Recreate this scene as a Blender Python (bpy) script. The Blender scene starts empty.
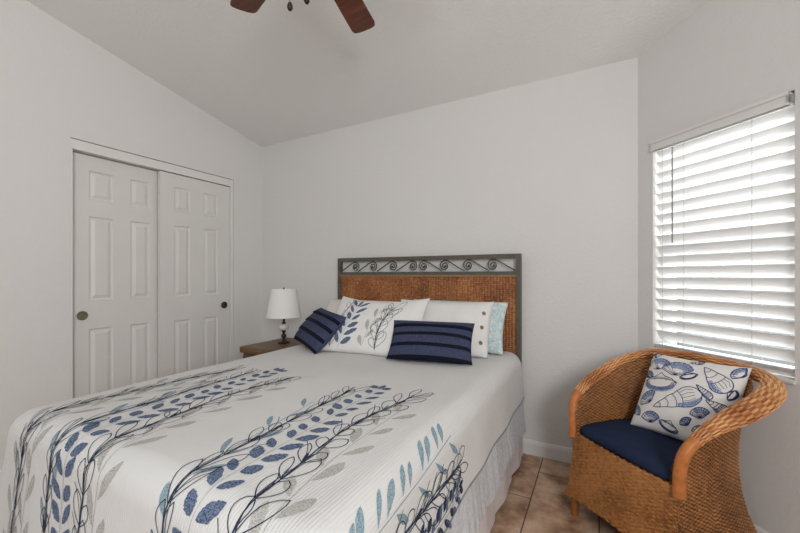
import bpy, bmesh, math, random
import numpy as np
from mathutils import Vector, Matrix
random.seed(7)
PI = math.pi
scn = bpy.context.scene
COL = scn.collection

# ------------------------------------------------------------------ camera
F = 365.0
TH = math.atan(198.0 / F)
cam = bpy.data.cameras.new('camera')
cam.sensor_width = 36.0
cam.lens = 36.0 * F / 800.0
cam.shift_y = 8.5 / 800.0
cam.clip_start = 0.02
co = bpy.data.objects.new('camera', cam)
COL.objects.link(co)
co.location = (0, 0, 1.2)
co.rotation_euler = (PI / 2, 0, TH)
scn.camera = co

# ------------------------------------------------------------------ light
scn.view_settings.view_transform = 'Standard'
scn.view_settings.look = 'None'
scn.view_settings.gamma = 1.0
scn.view_settings.use_curve_mapping = False
scn.view_settings.exposure = 0.22
w = bpy.data.worlds.new('daylight')
scn.world = w
w.use_nodes = True
w.node_tree.nodes['Background'].inputs[0].default_value = (0.93, 0.97, 1.0, 1)
w.node_tree.nodes['Background'].inputs[1].default_value = 0.36


def area(name, loc, target, sx, sy, power, col):
    l = bpy.data.lights.new(name, 'AREA')
    l.shape = 'RECTANGLE'
    l.size, l.size_y, l.energy, l.color = sx, sy, power, col
    o = bpy.data.objects.new(name, l)
    COL.objects.link(o)
    o.location = loc
    d = Vector(target) - Vector(loc)
    o.rotation_euler = d.to_track_quat('-Z', 'Y').to_euler()
    return o


# added fill lamp just inside the right wall, out of view
area('right_fill_light', (1.25, -0.80, 1.85), (-2.5, 0.75, 1.75), 1.6, 1.2, 100, (0.985, 0.992, 1.0))
# daylight outside the window in the angled wall
area('window_daylight', (1.55, 3.25, 2.25), (0.45, 2.25, 1.3), 1.5, 1.5, 185, (0.99, 0.995, 1.0))

# ------------------------------------------------------------------ helpers


def srgb(r, g, b):
    def c(v):
        v /= 255.0
        return v / 12.92 if v <= 0.04045 else ((v + 0.055) / 1.055) ** 2.4
    return (c(r), c(g), c(b), 1.0)


class NT:
    def __init__(s, name):
        s.m = bpy.data.materials.new(name)
        s.m.use_nodes = True
        s.t = s.m.node_tree
        s.b = s.t.nodes['Principled BSDF']

    def n(s, t, **k):
        x = s.t.nodes.new(t)
        for a, v in k.items():
            setattr(x, a, v)
        return x

    def l(s, a, b):
        s.t.links.new(a, b)

    def tex(s, kind='Object'):
        return s.n('ShaderNodeTexCoord').outputs[kind]

    def noise(s, vec, scale, detail=3, rough=0.5):
        x = s.n('ShaderNodeTexNoise')
        x.inputs['Scale'].default_value = scale
        x.inputs['Detail'].default_value = detail
        x.inputs['Roughness'].default_value = rough
        if vec is not None:
            s.l(vec, x.inputs['Vector'])
        return x.outputs['Fac']

    def ramp(s, fac, stops):
        r = s.n('ShaderNodeValToRGB')
        e = r.color_ramp.elements
        while len(e) < len(stops):
            e.new(0.5)
        for i, (p, c) in enumerate(stops):
            e[i].position = p
            e[i].color = c
        s.l(fac, r.inputs[0])
        return r.outputs['Color']

    def bump(s, h, strength=0.3, dist=0.01):
        b = s.n('ShaderNodeBump')
        b.inputs['Strength'].default_value = strength
        b.inputs['Distance'].default_value = dist
        s.l(h, b.inputs['Height'])
        s.l(b.outputs['Normal'], s.b.inputs['Normal'])

    def math(s, op, a, b=None):
        x = s.n('ShaderNodeMath', operation=op)
        for i, v in enumerate((a, b)):
            if v is None:
                continue
            if isinstance(v, (int, float)):
                x.inputs[i].default_value = v
            else:
                s.l(v, x.inputs[i])
        return x.outputs[0]

    def col(s, c):
        if isinstance(c, tuple):
            s.b.inputs['Base Color'].default_value = c
        else:
            s.l(c, s.b.inputs['Base Color'])

    def set(s, **k):
        for a, v in k.items():
            s.b.inputs[a.replace('_', ' ')].default_value = v


def simple(name, c, rough=0.6, var=0.12, scale=30, bump=0.0, bscale=200, metal=0.0, spec=0.4):
    n = NT(name)
    o = n.tex()
    lo = tuple(max(0, v * (1 - var)) for v in c[:3]) + (1,)
    hi = tuple(min(1, v * (1 + var)) for v in c[:3]) + (1,)
    n.col(n.ramp(n.noise(o, scale), [(0.3, lo), (0.7, hi)]))
    n.set(Roughness=rough, Metallic=metal)
    n.b.inputs['Specular IOR Level'].default_value = spec
    if bump:
        n.bump(n.noise(o, bscale), bump, 0.004)
    return n.m


M = {}
# wall paint: orange-peel plaster
for nm, c, bs in (('wall_paint', srgb(224, 222, 219), 0.22), ('ceiling_paint', srgb(240, 239, 237), 0.3)):
    n = NT(nm)
    o = n.tex()
    n.col(n.ramp(n.noise(o, 1.5), [(0.3, tuple(v * 0.985 for v in c[:3]) + (1,)), (0.7, c)]))
    n.set(Roughness=0.75)
    n.b.inputs['Specular IOR Level'].default_value = 0.2
    n.bump(n.noise(o, 55, 4, 0.6), bs, 0.012)
    M[nm] = n.m
M['trim_paint'] = simple('trim_paint', srgb(228, 226, 223), 0.45, 0.01)
M['door_paint'] = simple('door_paint', srgb(222, 220, 216), 0.45, 0.01, 8)
M['white_plastic'] = simple('white_plastic', srgb(232, 232, 230), 0.4, 0.01)
M['cord'] = simple('cord', srgb(205, 205, 205), 0.7, 0.02)
M['wand'] = simple('wand', srgb(150, 152, 155), 0.3, 0.02)

# floor: travertine-look plank tiles in a half bond
n = NT('floor_tile')
o = n.tex()
sp = n.n('ShaderNodeSeparateXYZ')
n.l(o, sp.inputs[0])
cb = n.n('ShaderNodeCombineXYZ')
n.l(n.math('ADD', sp.outputs[1], -2.355 + 6.0), cb.inputs[0])
n.l(n.math('ADD', sp.outputs[0], -0.005 + 0.322 * 22), cb.inputs[1])
br = n.n('ShaderNodeTexBrick')
n.l(cb.outputs[0], br.inputs['Vector'])
br.offset = 0.5
br.offset_frequency = 2
br.inputs['Scale'].default_value = 1.0
br.inputs['Mortar Size'].default_value = 0.0035
br.inputs['Mortar Smooth'].default_value = 0.2
br.inputs['Brick Width'].default_value = 0.6
br.inputs['Row Height'].default_value = 0.322
br.inputs['Color1'].default_value = (0, 0, 0, 1)
br.inputs['Color2'].default_value = (1, 1, 1, 1)
nz = n.noise(o, 5.5, 8, 0.62)
c1 = n.ramp(nz, [(0.34, srgb(110, 76, 55)), (0.46, srgb(170, 134, 106)), (0.55, srgb(198, 164, 136)), (0.68, srgb(220, 192, 167))])
hs = n.n('ShaderNodeMix', data_type='RGBA', blend_type='MULTIPLY')
hs.inputs[0].default_value = 0.35
n.l(c1, hs.inputs[6])
n.l(n.ramp(br.outputs['Color'], [(0, (0.72, 0.68, 0.64, 1)), (1, (1, 1, 1, 1))]), hs.inputs[7])
mx = n.n('ShaderNodeMix', data_type='RGBA')
n.l(br.outputs['Fac'], mx.inputs[0])
n.l(hs.outputs[2], mx.inputs[6])
mx.inputs[7].default_value = srgb(92, 72, 58)
n.col(mx.outputs[2])
n.set(Roughness=0.38)
inv = n.math('SUBTRACT', 1.0, br.outputs['Fac'])
n.bump(n.math('ADD', inv, n.math('MULTIPLY', nz, 0.15)), 0.5, 0.003)
M['floor_tile'] = n.m


# woven rattan: strand colour from the strand the point lies on
def rattan(name, cols, us, vs, two=0.09):
    n = NT(name)
    uv = n.tex('UV')
    sp = n.n('ShaderNodeSeparateXYZ')
    n.l(uv, sp.inputs[0])
    cb = n.n('ShaderNodeCombineXYZ')
    n.l(n.math('MULTIPLY', sp.outputs[0], us), cb.inputs[0])
    n.l(n.math('MULTIPLY', sp.outputs[1], vs), cb.inputs[1])
    a = n.noise(cb.outputs[0], 1.0, 4, 0.7)
    b = n.noise(n.tex('Object'), 6, 3)
    par = n.math('COSINE', n.math('MULTIPLY', n.math('ADD', sp.outputs[0], n.math('FLOOR', sp.outputs[1])), PI))
    par = n.math('MULTIPLY', n.math('MAXIMUM', n.math('MINIMUM', n.math('MULTIPLY', par, 2.5), 1.0), -1.0), two)
    f = n.math('ADD', n.math('MULTIPLY', a, 0.65), n.math('MULTIPLY', b, 0.35))
    f = n.math('ADD', f, par)      # relief shading put into the colour: raised crossings paler, dips darker
    n.col(n.ramp(f, [(0.36, cols[0]), (0.5, cols[1]), (0.64, cols[2])]))
    n.set(Roughness=0.42)
    return n.m


M['chair_rattan'] = rattan('chair_rattan', (srgb(82, 48, 20), srgb(138, 86, 41), srgb(184, 126, 70)), 0.5, 1.0, 0.075)
M['rim_rattan'] = rattan('rim_rattan', (srgb(122, 66, 30), srgb(192, 122, 66), srgb(232, 178, 122)), 0.3, 1.0, 0.07)
M['headboard_rattan'] = rattan('headboard_rattan', (srgb(92, 50, 22), srgb(150, 92, 47), srgb(196, 136, 80)), 0.9, 0.9, 0.0)
M['cane_wrap'] = simple('cane_wrap', srgb(190, 116, 60), 0.4, 0.2, 40, 0.3, 120)
M['chair_wood'] = simple('chair_wood', srgb(150, 92, 46), 0.45, 0.2, 25)
M['iron'] = simple('iron', srgb(98, 94, 86), 0.5, 0.15, 40, 0.15, 150, 0.3)
M['scroll_iron'] = simple('scroll_iron', srgb(82, 80, 76), 0.5, 0.12, 40, 0, 0, 0.4)
M['tan_strip'] = simple('tan_strip', srgb(150, 116, 84), 0.5, 0.15, 60)

# wood with grain


def wood(name, a, b, axis, scale=9):
    n = NT(name)
    mp = n.n('ShaderNodeMapping')
    n.l(n.tex(), mp.inputs[0])
    s = [1.0, 1.0, 1.0]
    s[axis] = 0.08
    mp.inputs['Scale'].default_value = s
    n.col(n.ramp(n.noise(mp.outputs[0], scale * 4, 6, 0.65), [(0.3, a), (0.7, b)]))
    n.set(Roughness=0.4)
    return n.m


M['night_wood'] = wood('night_wood', srgb(72, 48, 28), srgb(132, 98, 66), 0)
M['blade_wood'] = wood('blade_wood', srgb(66, 28, 12), srgb(124, 62, 32), 0)
M['fan_metal'] = simple('fan_metal', srgb(58, 46, 40), 0.35, 0.1, 20, 0, 0, 0.7)
M['bronze'] = simple('bronze', srgb(64, 54, 42), 0.35, 0.15, 30, 0, 0, 0.7)
M['pull_lit'] = simple('pull_lit', srgb(142, 134, 112), 0.35, 0.1, 30, 0, 0, 0.8)  # front-lit copy of the pull metal, the light put into its colour
M['pull_shaded'] = simple('pull_shaded', srgb(86, 80, 68), 0.3, 0.1, 30, 0, 0, 0.8)  # same pull metal in shade, darkened through its colour
M['ceramic'] = simple('ceramic', srgb(225, 224, 220), 0.15, 0.02)
n = NT('lamp_shade_linen')
n.col(srgb(240, 239, 236))
n.set(Roughness=0.9)
n.bump(n.noise(n.tex(), 300), 0.1, 0.002)
n.b.inputs['Subsurface Weight'].default_value = 0.0
M['shade'] = n.m

# blind slats: white, letting daylight through
n = NT('slat')
n.col(srgb(244, 244, 243))
n.set(Roughness=0.4)
tr = n.n('ShaderNodeBsdfTranslucent')
tr.inputs[0].default_value = (0.95, 0.96, 0.97, 1)
ms = n.n('ShaderNodeMixShader')
ms.inputs[0].default_value = 0.10
n.l(n.b.outputs[0], ms.inputs[1])
n.l(tr.outputs[0], ms.inputs[2])
n.l(ms.outputs[0], n.t.nodes['Material Output'].inputs['Surface'])
M['slat'] = n.m
n = NT('window_glass')
g = n.n('ShaderNodeBsdfTransparent')
g.inputs[0].default_value = (0.96, 0.97, 0.965, 1)
gl = n.n('ShaderNodeBsdfGlossy')
gl.inputs['Roughness'].default_value = 0.03
ms = n.n('ShaderNodeMixShader')
ms.inputs[0].default_value = 0.06
n.l(g.outputs[0], ms.inputs[1])
n.l(gl.outputs[0], ms.inputs[2])
n.l(ms.outputs[0], n.t.nodes['Material Output'].inputs['Surface'])
M['glass'] = n.m


# cloths
def ribbed(name, c, period, amount=0.35):
    n = NT(name)
    uv = n.tex('UV')
    sp = n.n('ShaderNodeSeparateXYZ')
    n.l(uv, sp.inputs[0])
    wv = n.math('ABSOLUTE', n.math('SINE', n.math('MULTIPLY', sp.outputs[0], PI / period)))
    wv = n.math('POWER', wv, 0.5)
    nz = n.noise(n.tex(), 90, 3)
    n.col(n.ramp(n.noise(n.tex(), 5), [(0.3, tuple(v * 0.96 for v in c[:3]) + (1,)), (0.7, c)]))
    n.set(Roughness=0.85)
    n.b.inputs['Specular IOR Level'].default_value = 0.15
    n.bump(n.math('ADD', wv, n.math('MULTIPLY', nz, 0.25)), amount, 0.004)
    return n.m


def cloth(name, c, var=0.06, bump=0.2, bscale=160, scale=12):
    return simple(name, c, 0.9, var, scale, bump, bscale, 0, 0.12)


M['coverlet'] = ribbed('coverlet', srgb(221, 220, 218), 0.0095, 0.28)
M['hem'] = cloth('hem', srgb(150, 158, 158))
M['quilt_grey'] = cloth('quilt_grey', srgb(208, 210, 213), 0.12, 0.9, 60, 70)
M['skirt'] = cloth('skirt', srgb(218, 209, 208), 0.04, 0.1)
M['mattress'] = cloth('mattress', srgb(230, 228, 224))
M['pillow_white'] = cloth('pillow_white', srgb(232, 230, 227), 0.03)
M['pillow_cream'] = cloth('pillow_cream', srgb(230, 222, 214), 0.03)
n = NT('pillow_teal')
n.col(n.ramp(n.noise(n.tex(), 22, 3), [(0.42, srgb(222, 231, 230)), (0.5, srgb(178, 206, 208)), (0.58, srgb(216, 227, 226)), (0.7, srgb(160, 194, 198))]))
n.set(Roughness=0.9)
M['pillow_teal'] = n.m
M['navy_band'] = cloth('navy_band', srgb(66, 71, 96), 0.14, 0.4, 240, 60)
M['navy_dark'] = cloth('navy_dark', srgb(24, 26, 40), 0.15, 0.2, 200)
M['seat_navy'] = cloth('seat_navy', srgb(36, 46, 70), 0.12, 0.25, 220)
M['button'] = simple('button', srgb(140, 108, 80), 0.4, 0.1)


# embroidery: stitched threads give a mottled colour
def thread(name, c1, c2):
    n = NT(name)
    n.col(n.ramp(n.noise(n.tex(), 260, 2), [(0.38, c1), (0.6, c2)]))
    n.set(Roughness=0.85)
    n.b.inputs['Specular IOR Level'].default_value = 0.1
    return n.m


M['t_blue'] = thread('t_blue', srgb(60, 74, 102), srgb(120, 134, 158))
M['t_navy'] = thread('t_navy', srgb(40, 46, 60), srgb(64, 72, 90))
M['t_grey'] = thread('t_grey', srgb(160, 158, 153), srgb(198, 196, 191))
M['t_teal'] = thread('t_teal', srgb(112, 136, 148), srgb(156, 176, 184))
M['t_ink'] = thread('t_ink', srgb(36, 46, 84), srgb(56, 68, 112))
M['t_wash'] = thread('t_wash', srgb(104, 122, 166), srgb(178, 188, 212))
M['shell_cloth'] = cloth('shell_cloth', srgb(234, 230, 226), 0.03, 0.2, 250)

# ---- objects
ALLCAT = []


def link(name, me, parent=None):
    o = bpy.data.objects.new(name, me)
    COL.objects.link(o)
    if parent is not None:
        o.parent = parent
    return o


def smooth(me, angle=None):
    me.polygons.foreach_set('use_smooth', [True] * len(me.polygons))
    if angle:
        me.set_sharp_from_angle(angle=math.radians(angle))


def obj(name, bm, mats, parent=None, sm=None):
    bmesh.ops.recalc_face_normals(bm, faces=bm.faces)
    me = bpy.data.meshes.new(name)
    bm.to_mesh(me)
    bm.free()
    for m in (mats if isinstance(mats, (list, tuple)) else [mats]):
        me.materials.append(m)
    if sm:
        smooth(me, sm)
    return link(name, me, parent)


def thing(name, label, cat, loc=(0, 0, 0), rz=0, group=None):
    o = bpy.data.objects.new(name, None)
    COL.objects.link(o)
    o.empty_display_size = 0.1
    o.location = loc
    o.rotation_euler = (0, 0, rz)
    return tag(o, label, cat, group)


def tag(o, label, cat, group=None):
    o['label'] = label
    o['category'] = cat
    if group:
        o['group'] = group
    return o


def struct(o):
    o['kind'] = 'structure'
    return o


def box(bm, x0, x1, y0, y1, z0, z1, bev=0.0, mi=0, mat=None):
    vs = [bm.verts.new(p) for p in ((x0, y0, z0), (x1, y0, z0), (x1, y1, z0), (x0, y1, z0),
                                    (x0, y0, z1), (x1, y0, z1), (x1, y1, z1), (x0, y1, z1))]
    if mat is not None:
        for v in vs:
            v.co = mat @ v.co
    fs = [bm.faces.new([vs[i] for i in q]) for q in ((0, 3, 2, 1), (4, 5, 6, 7), (0, 1, 5, 4), (1, 2, 6, 5), (2, 3, 7, 6), (3, 0, 4, 7))]
    for f in fs:
        f.material_index = mi
    if bev:
        es = list({e for f in fs for e in f.edges})
        bmesh.ops.bevel(bm, geom=es, offset=bev, segments=2, profile=0.7, affect='EDGES')
    return bm


def lathe(bm, prof, seg=24, c=(0, 0), mi=0):
    rings = []
    for r, z in prof:
        if r < 1e-5:
            rings.append([bm.verts.new((c[0], c[1], z))])
        else:
            rings.append([bm.verts.new((c[0] + r * math.cos(2 * PI * i / seg), c[1] + r * math.sin(2 * PI * i / seg), z)) for i in range(seg)])
    for a, b in zip(rings, rings[1:]):
        for i in range(seg):
            j = (i + 1) % seg
            if len(a) == 1 and len(b) == 1:
                continue
            if len(a) == 1:
                f = bm.faces.new((a[0], b[j], b[i]))
            elif len(b) == 1:
                f = bm.faces.new((a[i], a[j], b[0]))
            else:
                f = bm.faces.new((a[i], a[j], b[j], b[i]))
            f.material_index = mi
    return bm


def tube(bm, pts, r, seg=8, mi=0):
    pts = [Vector(p) for p in pts]
    rr = r if isinstance(r, (list, tuple)) else [r] * len(pts)
    rings = []
    up = None
    for i, p in enumerate(pts):
        d = (pts[min(i + 1, len(pts) - 1)] - pts[max(i - 1, 0)]).normalized()
        if up is None:
            up = d.orthogonal().normalized()
        up = (up - d * up.dot(d)).normalized()
        s = d.cross(up)
        rings.append([bm.verts.new(p + (up * math.cos(2 * PI * k / seg) + s * math.sin(2 * PI * k / seg)) * rr[i]) for k in range(seg)])
    for a, b in zip(rings, rings[1:]):
        for k in range(seg):
            bm.faces.new((a[k], a[(k + 1) % seg], b[(k + 1) % seg], b[k])).material_index = mi
    for rg in (rings[0], rings[-1]):
        bm.faces.new(rg).material_index = mi
    return bm


def grid_mesh(name, P, mats, parent=None, UV=None, closed_u=False, mi=None):
    """P: (nv, nu, 3) array -> quad grid mesh."""
    nv, nu = P.shape[:2]
    idx = np.arange(nv * nu).reshape(nv, nu)
    a = idx[:-1, :-1].ravel()
    b = idx[:-1, 1:].ravel()
    c = idx[1:, 1:].ravel()
    d = idx[1:, :-1].ravel()
    faces = np.stack([a, b, c, d], 1)
    me = bpy.data.meshes.new(name)
    me.from_pydata(P.reshape(-1, 3).tolist(), [], faces.tolist())
    if UV is not None:
        ul = me.uv_layers.new(name='UVMap')
        ul.data.foreach_set('uv', UV.reshape(-1, 2)[faces.ravel()].astype(np.float32).ravel())
    for m in (mats if isinstance(mats, (list, tuple)) else [mats]):
        me.materials.append(m)
    if mi is not None:
        me.polygons.foreach_set('material_index', mi.astype(np.int32).ravel())
    smooth(me)
    me.update()
    return link(name, me, parent)


class Decal:
    """Stitched / printed marks lying on a cloth surface, made in the cloth's own coordinates."""

    def __init__(s, fn, off=0.0012):
        s.fn, s.off, s.v, s.f, s.m = fn, off, [], [], []

    def p(s, a, b, k=1.0):
        e = 0.004
        q = Vector(s.fn(a, b))
        n = (Vector(s.fn(a + e, b)) - q).cross(Vector(s.fn(a, b + e)) - q)
        n = n.normalized() if n.length > 1e-12 else Vector((0, 0, 1))
        return q + n * s.off * k

    def strip(s, L, R, mi, k=1.0):
        b0 = len(s.v)
        for l, r in zip(L, R):
            s.v.append(s.p(*l, k))
            s.v.append(s.p(*r, k))
        for i in range(len(L) - 1):
            a = b0 + 2 * i
            s.f.append((a, a + 1, a + 3, a + 2))
            s.m.append(mi)

    def stroke(s, pts, wd, mi, taper=False, k=1.3):
        L, R = [], []
        n = len(pts)
        for i, (x, y) in enumerate(pts):
            x0, y0 = pts[max(i - 1, 0)]
            x1, y1 = pts[min(i + 1, n - 1)]
            dx, dy = x1 - x0, y1 - y0
            h = math.hypot(dx, dy) or 1
            wv = wd / 2 * (1 - 0.8 * i / (n - 1) if taper else 1)
            L.append((x - dy / h * wv, y + dx / h * wv))
            R.append((x + dy / h * wv, y - dx / h * wv))
        s.strip(L, R, mi, k)

    def leafpts(s, a, b, ang, ln, wd, curve=0.0, nseg=9, rag=0.0, sharp=1.0):
        L, R, mid = [], [], []
        for i in range(nseg + 1):
            t = i / nseg
            h = wd / 2 * (math.sin(PI * t ** sharp) ** 0.75 if 0 < t < 1 else 0)
            r1 = 1 + rag * (random.random() - 0.5)
            r2 = 1 + rag * (random.random() - 0.5)
            an = ang + curve * t
            if i == 0:
                cx, cy = a, b
            else:
                cx += math.cos(an) * ln / nseg
                cy += math.sin(an) * ln / nseg
            L.append((cx - math.sin(an) * h * r1, cy + math.cos(an) * h * r1))
            R.append((cx + math.sin(an) * h * r2, cy - math.cos(an) * h * r2))
            mid.append((cx, cy))
        return L, mid, R

    def leaf(s, a, b, ang, ln, wd, mi, curve=0.0, rag=0.25, sharp=1.0, k=1.0):
        L, mid, R = s.leafpts(a, b, ang, ln, wd, curve, 16, rag, sharp)
        s.strip(L, mid, mi, k)
        s.strip(mid, R, mi, k)

    def oleaf(s, a, b, ang, ln, wd, mi, line, curve=0.0, sharp=1.0):
        L, mid, R = s.leafpts(a, b, ang, ln, wd, curve, 9, 0, sharp)
        s.stroke(L + R[::-1], line, mi)

    def bake(s, o, base):
        """Join the marks into the cloth's own mesh."""
        me = o.data
        bm = bmesh.new()
        bm.from_mesh(me)
        vs = [bm.verts.new(p) for p in s.v]
        for q, mi in zip(s.f, s.m):
            try:
                f = bm.faces.new([vs[i] for i in q])
                f.material_index = mi + base
                f.smooth = True
            except ValueError:
                pass
        bm.to_mesh(me)
        bm.free()


# ------------------------------------------------------------------ room shell
XL, YB, CX = -2.976, 2.57, 0.208       # left wall, back wall, right corner
ZC, SL = 2.49, 0.195                   # ceiling height at the back wall, its rise per metre
YF, XR = -1.8, 1.308                   # open side behind the camera, right wall
D45 = XR - CX


def ceil(y):
    return ZC + SL * (YB - y)


bm = bmesh.new()
box(bm, XL - 0.1, XR + 0.1, YF, YB + 0.1, -0.1, 0)
struct(obj('floor', bm, M['floor_tile']))
bm = bmesh.new()
vs = [bm.verts.new(p) for p in ((XL - .1, YF, ceil(YF)), (XR + .1, YF, ceil(YF)), (XR + .1, YB + .1, ceil(YB + .1)), (XL - .1, YB + .1, ceil(YB + .1)))]
vt = [bm.verts.new(v.co + Vector((0, 0, 0.1))) for v in vs]
bm.faces.new(vs)
bm.faces.new(vt[::-1])
for i in range(4):
    bm.faces.new((vs[i], vs[(i + 1) % 4], vt[(i + 1) % 4], vt[i]))
struct(obj('ceiling', bm, M['ceiling_paint']))


def slab(bm, poly, n, th):
    a = [bm.verts.new(p) for p in poly]
    b = [bm.verts.new(Vector(p) + Vector(n) * th) for p in poly]
    bm.faces.new(a)
    bm.faces.new(b[::-1])
    for i in range(len(a)):
        j = (i + 1) % len(a)
        bm.faces.new((a[i], b[i], b[j], a[j]))


bm = bmesh.new()
slab(bm, ((XL - .1, YB, 0), (CX, YB, 0), (CX, YB, ceil(YB)), (XL - .1, YB, ceil(YB))), (0, 1, 0), 0.1)
struct(obj('wall_back', bm, M['wall_paint']))

# left wall with the closet opening
OY0, OY1, OZ = 1.064, 2.215, 2.022
OW0, OW1, OWZ = OY0 - .014, OY1 + .030, OZ + .063
bm = bmesh.new()
slab(bm, ((XL, YF, 0), (XL, OW0, 0), (XL, OW0, ceil(OW0)), (XL, YF, ceil(YF))), (-1, 0, 0), 0.1)
slab(bm, ((XL, OW1, 0), (XL, YB, 0), (XL, YB, ceil(YB)), (XL, OW1, ceil(OW1))), (-1, 0, 0), 0.1)
slab(bm, ((XL, OW0, OWZ), (XL, OW1, OWZ), (XL, OW1, ceil(OW1)), (XL, OW0, ceil(OW0))), (-1, 0, 0), 0.1)
wl = struct(obj('wall_left', bm, M['wall_paint']))
bm = bmesh.new()
box(bm, XL - .16, XL - .12, OY0 - .1, OY1 + .1, 0, OZ + .1)
struct(obj('wall_closet', bm, M['wall_paint']))

# angled wall: local s runs from the corner towards the viewer, dpt into the wall
A45 = Matrix(((math.sqrt(.5), math.sqrt(.5), 0, CX), (-math.sqrt(.5), math.sqrt(.5), 0, YB), (0, 0, 1, 0), (0, 0, 0, 1)))
WS0, WS1, WZ0, WZ1 = 0.092, 0.702, 0.767, 1.956
SE = D45 * math.sqrt(2)


def yy(s):
    return YB - s * math.sqrt(.5)


bm = bmesh.new()


def wpiece(s0, s1, z0, z1):
    poly = [A45 @ Vector(p) for p in ((s0, 0, z0), (s1, 0, z0), (s1, 0, z1 if z1 else ceil(yy(s1))), (s0, 0, z1 if z1 else ceil(yy(s0))))]
    slab(bm, poly, (math.sqrt(.5), math.sqrt(.5), 0), 0.14)


wpiece(0, WS0, 0, None)
wpiece(WS1, SE, 0, None)
wpiece(WS0, WS1, 0, WZ0)
wpiece(WS0, WS1, WZ1, None)
struct(obj('wall_angled', bm, M['wall_paint']))
bm = bmesh.new()
slab(bm, ((XR, YB - D45, 0), (XR, YF, 0), (XR, YF, ceil(YF)), (XR, YB - D45, ceil(YB - D45))), (1, 0, 0), 0.1)
struct(obj('wall_right', bm, M['wall_paint']))

# baseboards with an eased top
BB = [(0, 0), (0.013, 0), (0.013, 0.072), (0.009, 0.086), (0.004, 0.094), (0, 0.095)]


def baseboard(name, p0, p1, nrm):
    bm = bmesh.new()
    p0, p1, nrm = Vector(p0), Vector(p1), Vector(nrm)
    r = [[bm.verts.new(p + nrm * d + Vector((0, 0, z))) for d, z in BB] for p in (p0, p1)]
    for i in range(len(BB)):
        j = (i + 1) % len(BB)
        bm.faces.new((r[0][i], r[1][i], r[1][j], r[0][j]))
    bm.faces.new(r[0])
    bm.faces.new(r[1][::-1])
    struct(obj(name, bm, M['trim_paint']))


baseboard('baseboard_back', (XL, YB, 0), (CX, YB, 0), (0, -1, 0))
baseboard('baseboard_angled', (CX, YB, 0), (XR, YB - D45, 0), (-math.sqrt(.5), -math.sqrt(.5), 0))
baseboard('baseboard_left', (XL, YF, 0), (XL, OY0 - .03, 0), (1, 0, 0))
baseboard('baseboard_corner', (XL, OY1 + .03, 0), (XL, YB, 0), (1, 0, 0))

# closet trim and sliding doors
bm = bmesh.new()
box(bm, XL - .095, XL - .004, OW0 + .001, OW1 - .003, OZ - 0.005, OWZ - .004, 0.003)
struct(obj('trim_1', bm, M['trim_paint']))
bm = bmesh.new()
box(bm, XL - .095, XL - .003, OY1, OW1 - .003, 0, OZ - .006, 0.003)
struct(obj('trim_2', bm, M['trim_paint']))
bm = bmesh.new()
box(bm, XL - .095, XL - .003, OW0 + .001, OY0, 0, OZ - .006, 0.003)
struct(obj('trim_3', bm, M['trim_paint']))


def panel_door(name, y0, y1, xf, cols, pully, pullmat):
    """Six-panel door; face at x = xf, looking towards +x."""
    z0, z1 = 0.012, OZ - 0.012
    rows = [(0.22, 0.833), (1.027, 1.598), (1.714, 1.908)]
    bm = bmesh.new()
    ys = sorted([y0, y1] + [c for p in cols for c in p])
    zs = sorted([z0, z1] + [r for p in rows for r in p])
    for i in range(len(ys) - 1):
        for j in range(len(zs) - 1):
            q = [(ys[i], zs[j]), (ys[i + 1], zs[j]), (ys[i + 1], zs[j + 1]), (ys[i], zs[j + 1])]
            pan = any(abs(ys[i] - c[0]) < 1e-6 for c in cols) and any(abs(zs[j] - r[0]) < 1e-6 for r in rows)
            if not pan:
                bm.faces.new([bm.verts.new((xf, y, z)) for y, z in q])
                continue
            cy, cz = (q[0][0] + q[2][0]) / 2, (q[0][1] + q[2][1]) / 2
            hy, hz = (q[2][0] - q[0][0]) / 2, (q[2][1] - q[0][1]) / 2
            rings = []
            for ins, dep in ((0, 0), (0.006, 0.009), (0.014, 0.010), (0.034, 0.002), (0.036, 0.0015)):
                rings.append([bm.verts.new((xf - dep, cy + sy * (hy - ins), cz + sz * (hz - ins))) for sy, sz in ((-1, -1), (1, -1), (1, 1), (-1, 1))])
            for a, b in zip(rings, rings[1:]):
                for k in range(4):
                    bm.faces.new((a[k], a[(k + 1) % 4], b[(k + 1) % 4], b[k]))
            bm.faces.new(rings[-1])
    bmesh.ops.remove_doubles(bm, verts=bm.verts, dist=1e-5)
    bd = [e for e in bm.edges if e.is_boundary]
    r = bmesh.ops.extrude_edge_only(bm, edges=bd)
    nv = [g for g in r['geom'] if isinstance(g, bmesh.types.BMVert)]
    for v in nv:
        v.co.x -= 0.030
    bmesh.ops.contextual_create(bm, geom=[e for e in bm.edges if e.is_boundary])
    d = struct(obj(name, bm, M['door_paint']))
    bm = bmesh.new()
    lathe(bm, [(0.030, -0.004), (0.031, 0.002), (0.029, 0.0035), (0.026, 0.0025), (0.0245, -0.006), (0.012, -0.0065), (0, -0.0065)], 28)
    bmesh.ops.rotate(bm, cent=(0, 0, 0), matrix=Matrix.Rotation(PI / 2, 3, 'Y'), verts=bm.verts)
    bmesh.ops.translate(bm, vec=(xf + 0.0075, pully, 0.928), verts=bm.verts)
    obj('finger_pull', bm, pullmat, d, 40)


panel_door('door_1', 1.066, 1.610, XL - 0.060, [(1.171, 1.314), (1.4215, 1.554)], 1.132, M['pull_lit'])
panel_door('door_2', 1.602, 2.212, XL - 0.012, [(1.712, 1.842), (1.958, 2.092)], 2.150, M['pull_shaded'])
bm = bmesh.new()
box(bm, XL - .093, XL - .005, OY0, OY1, 0.0, 0.010, 0.002)
struct(obj('trim_4', bm, M['trim_paint']))

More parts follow.
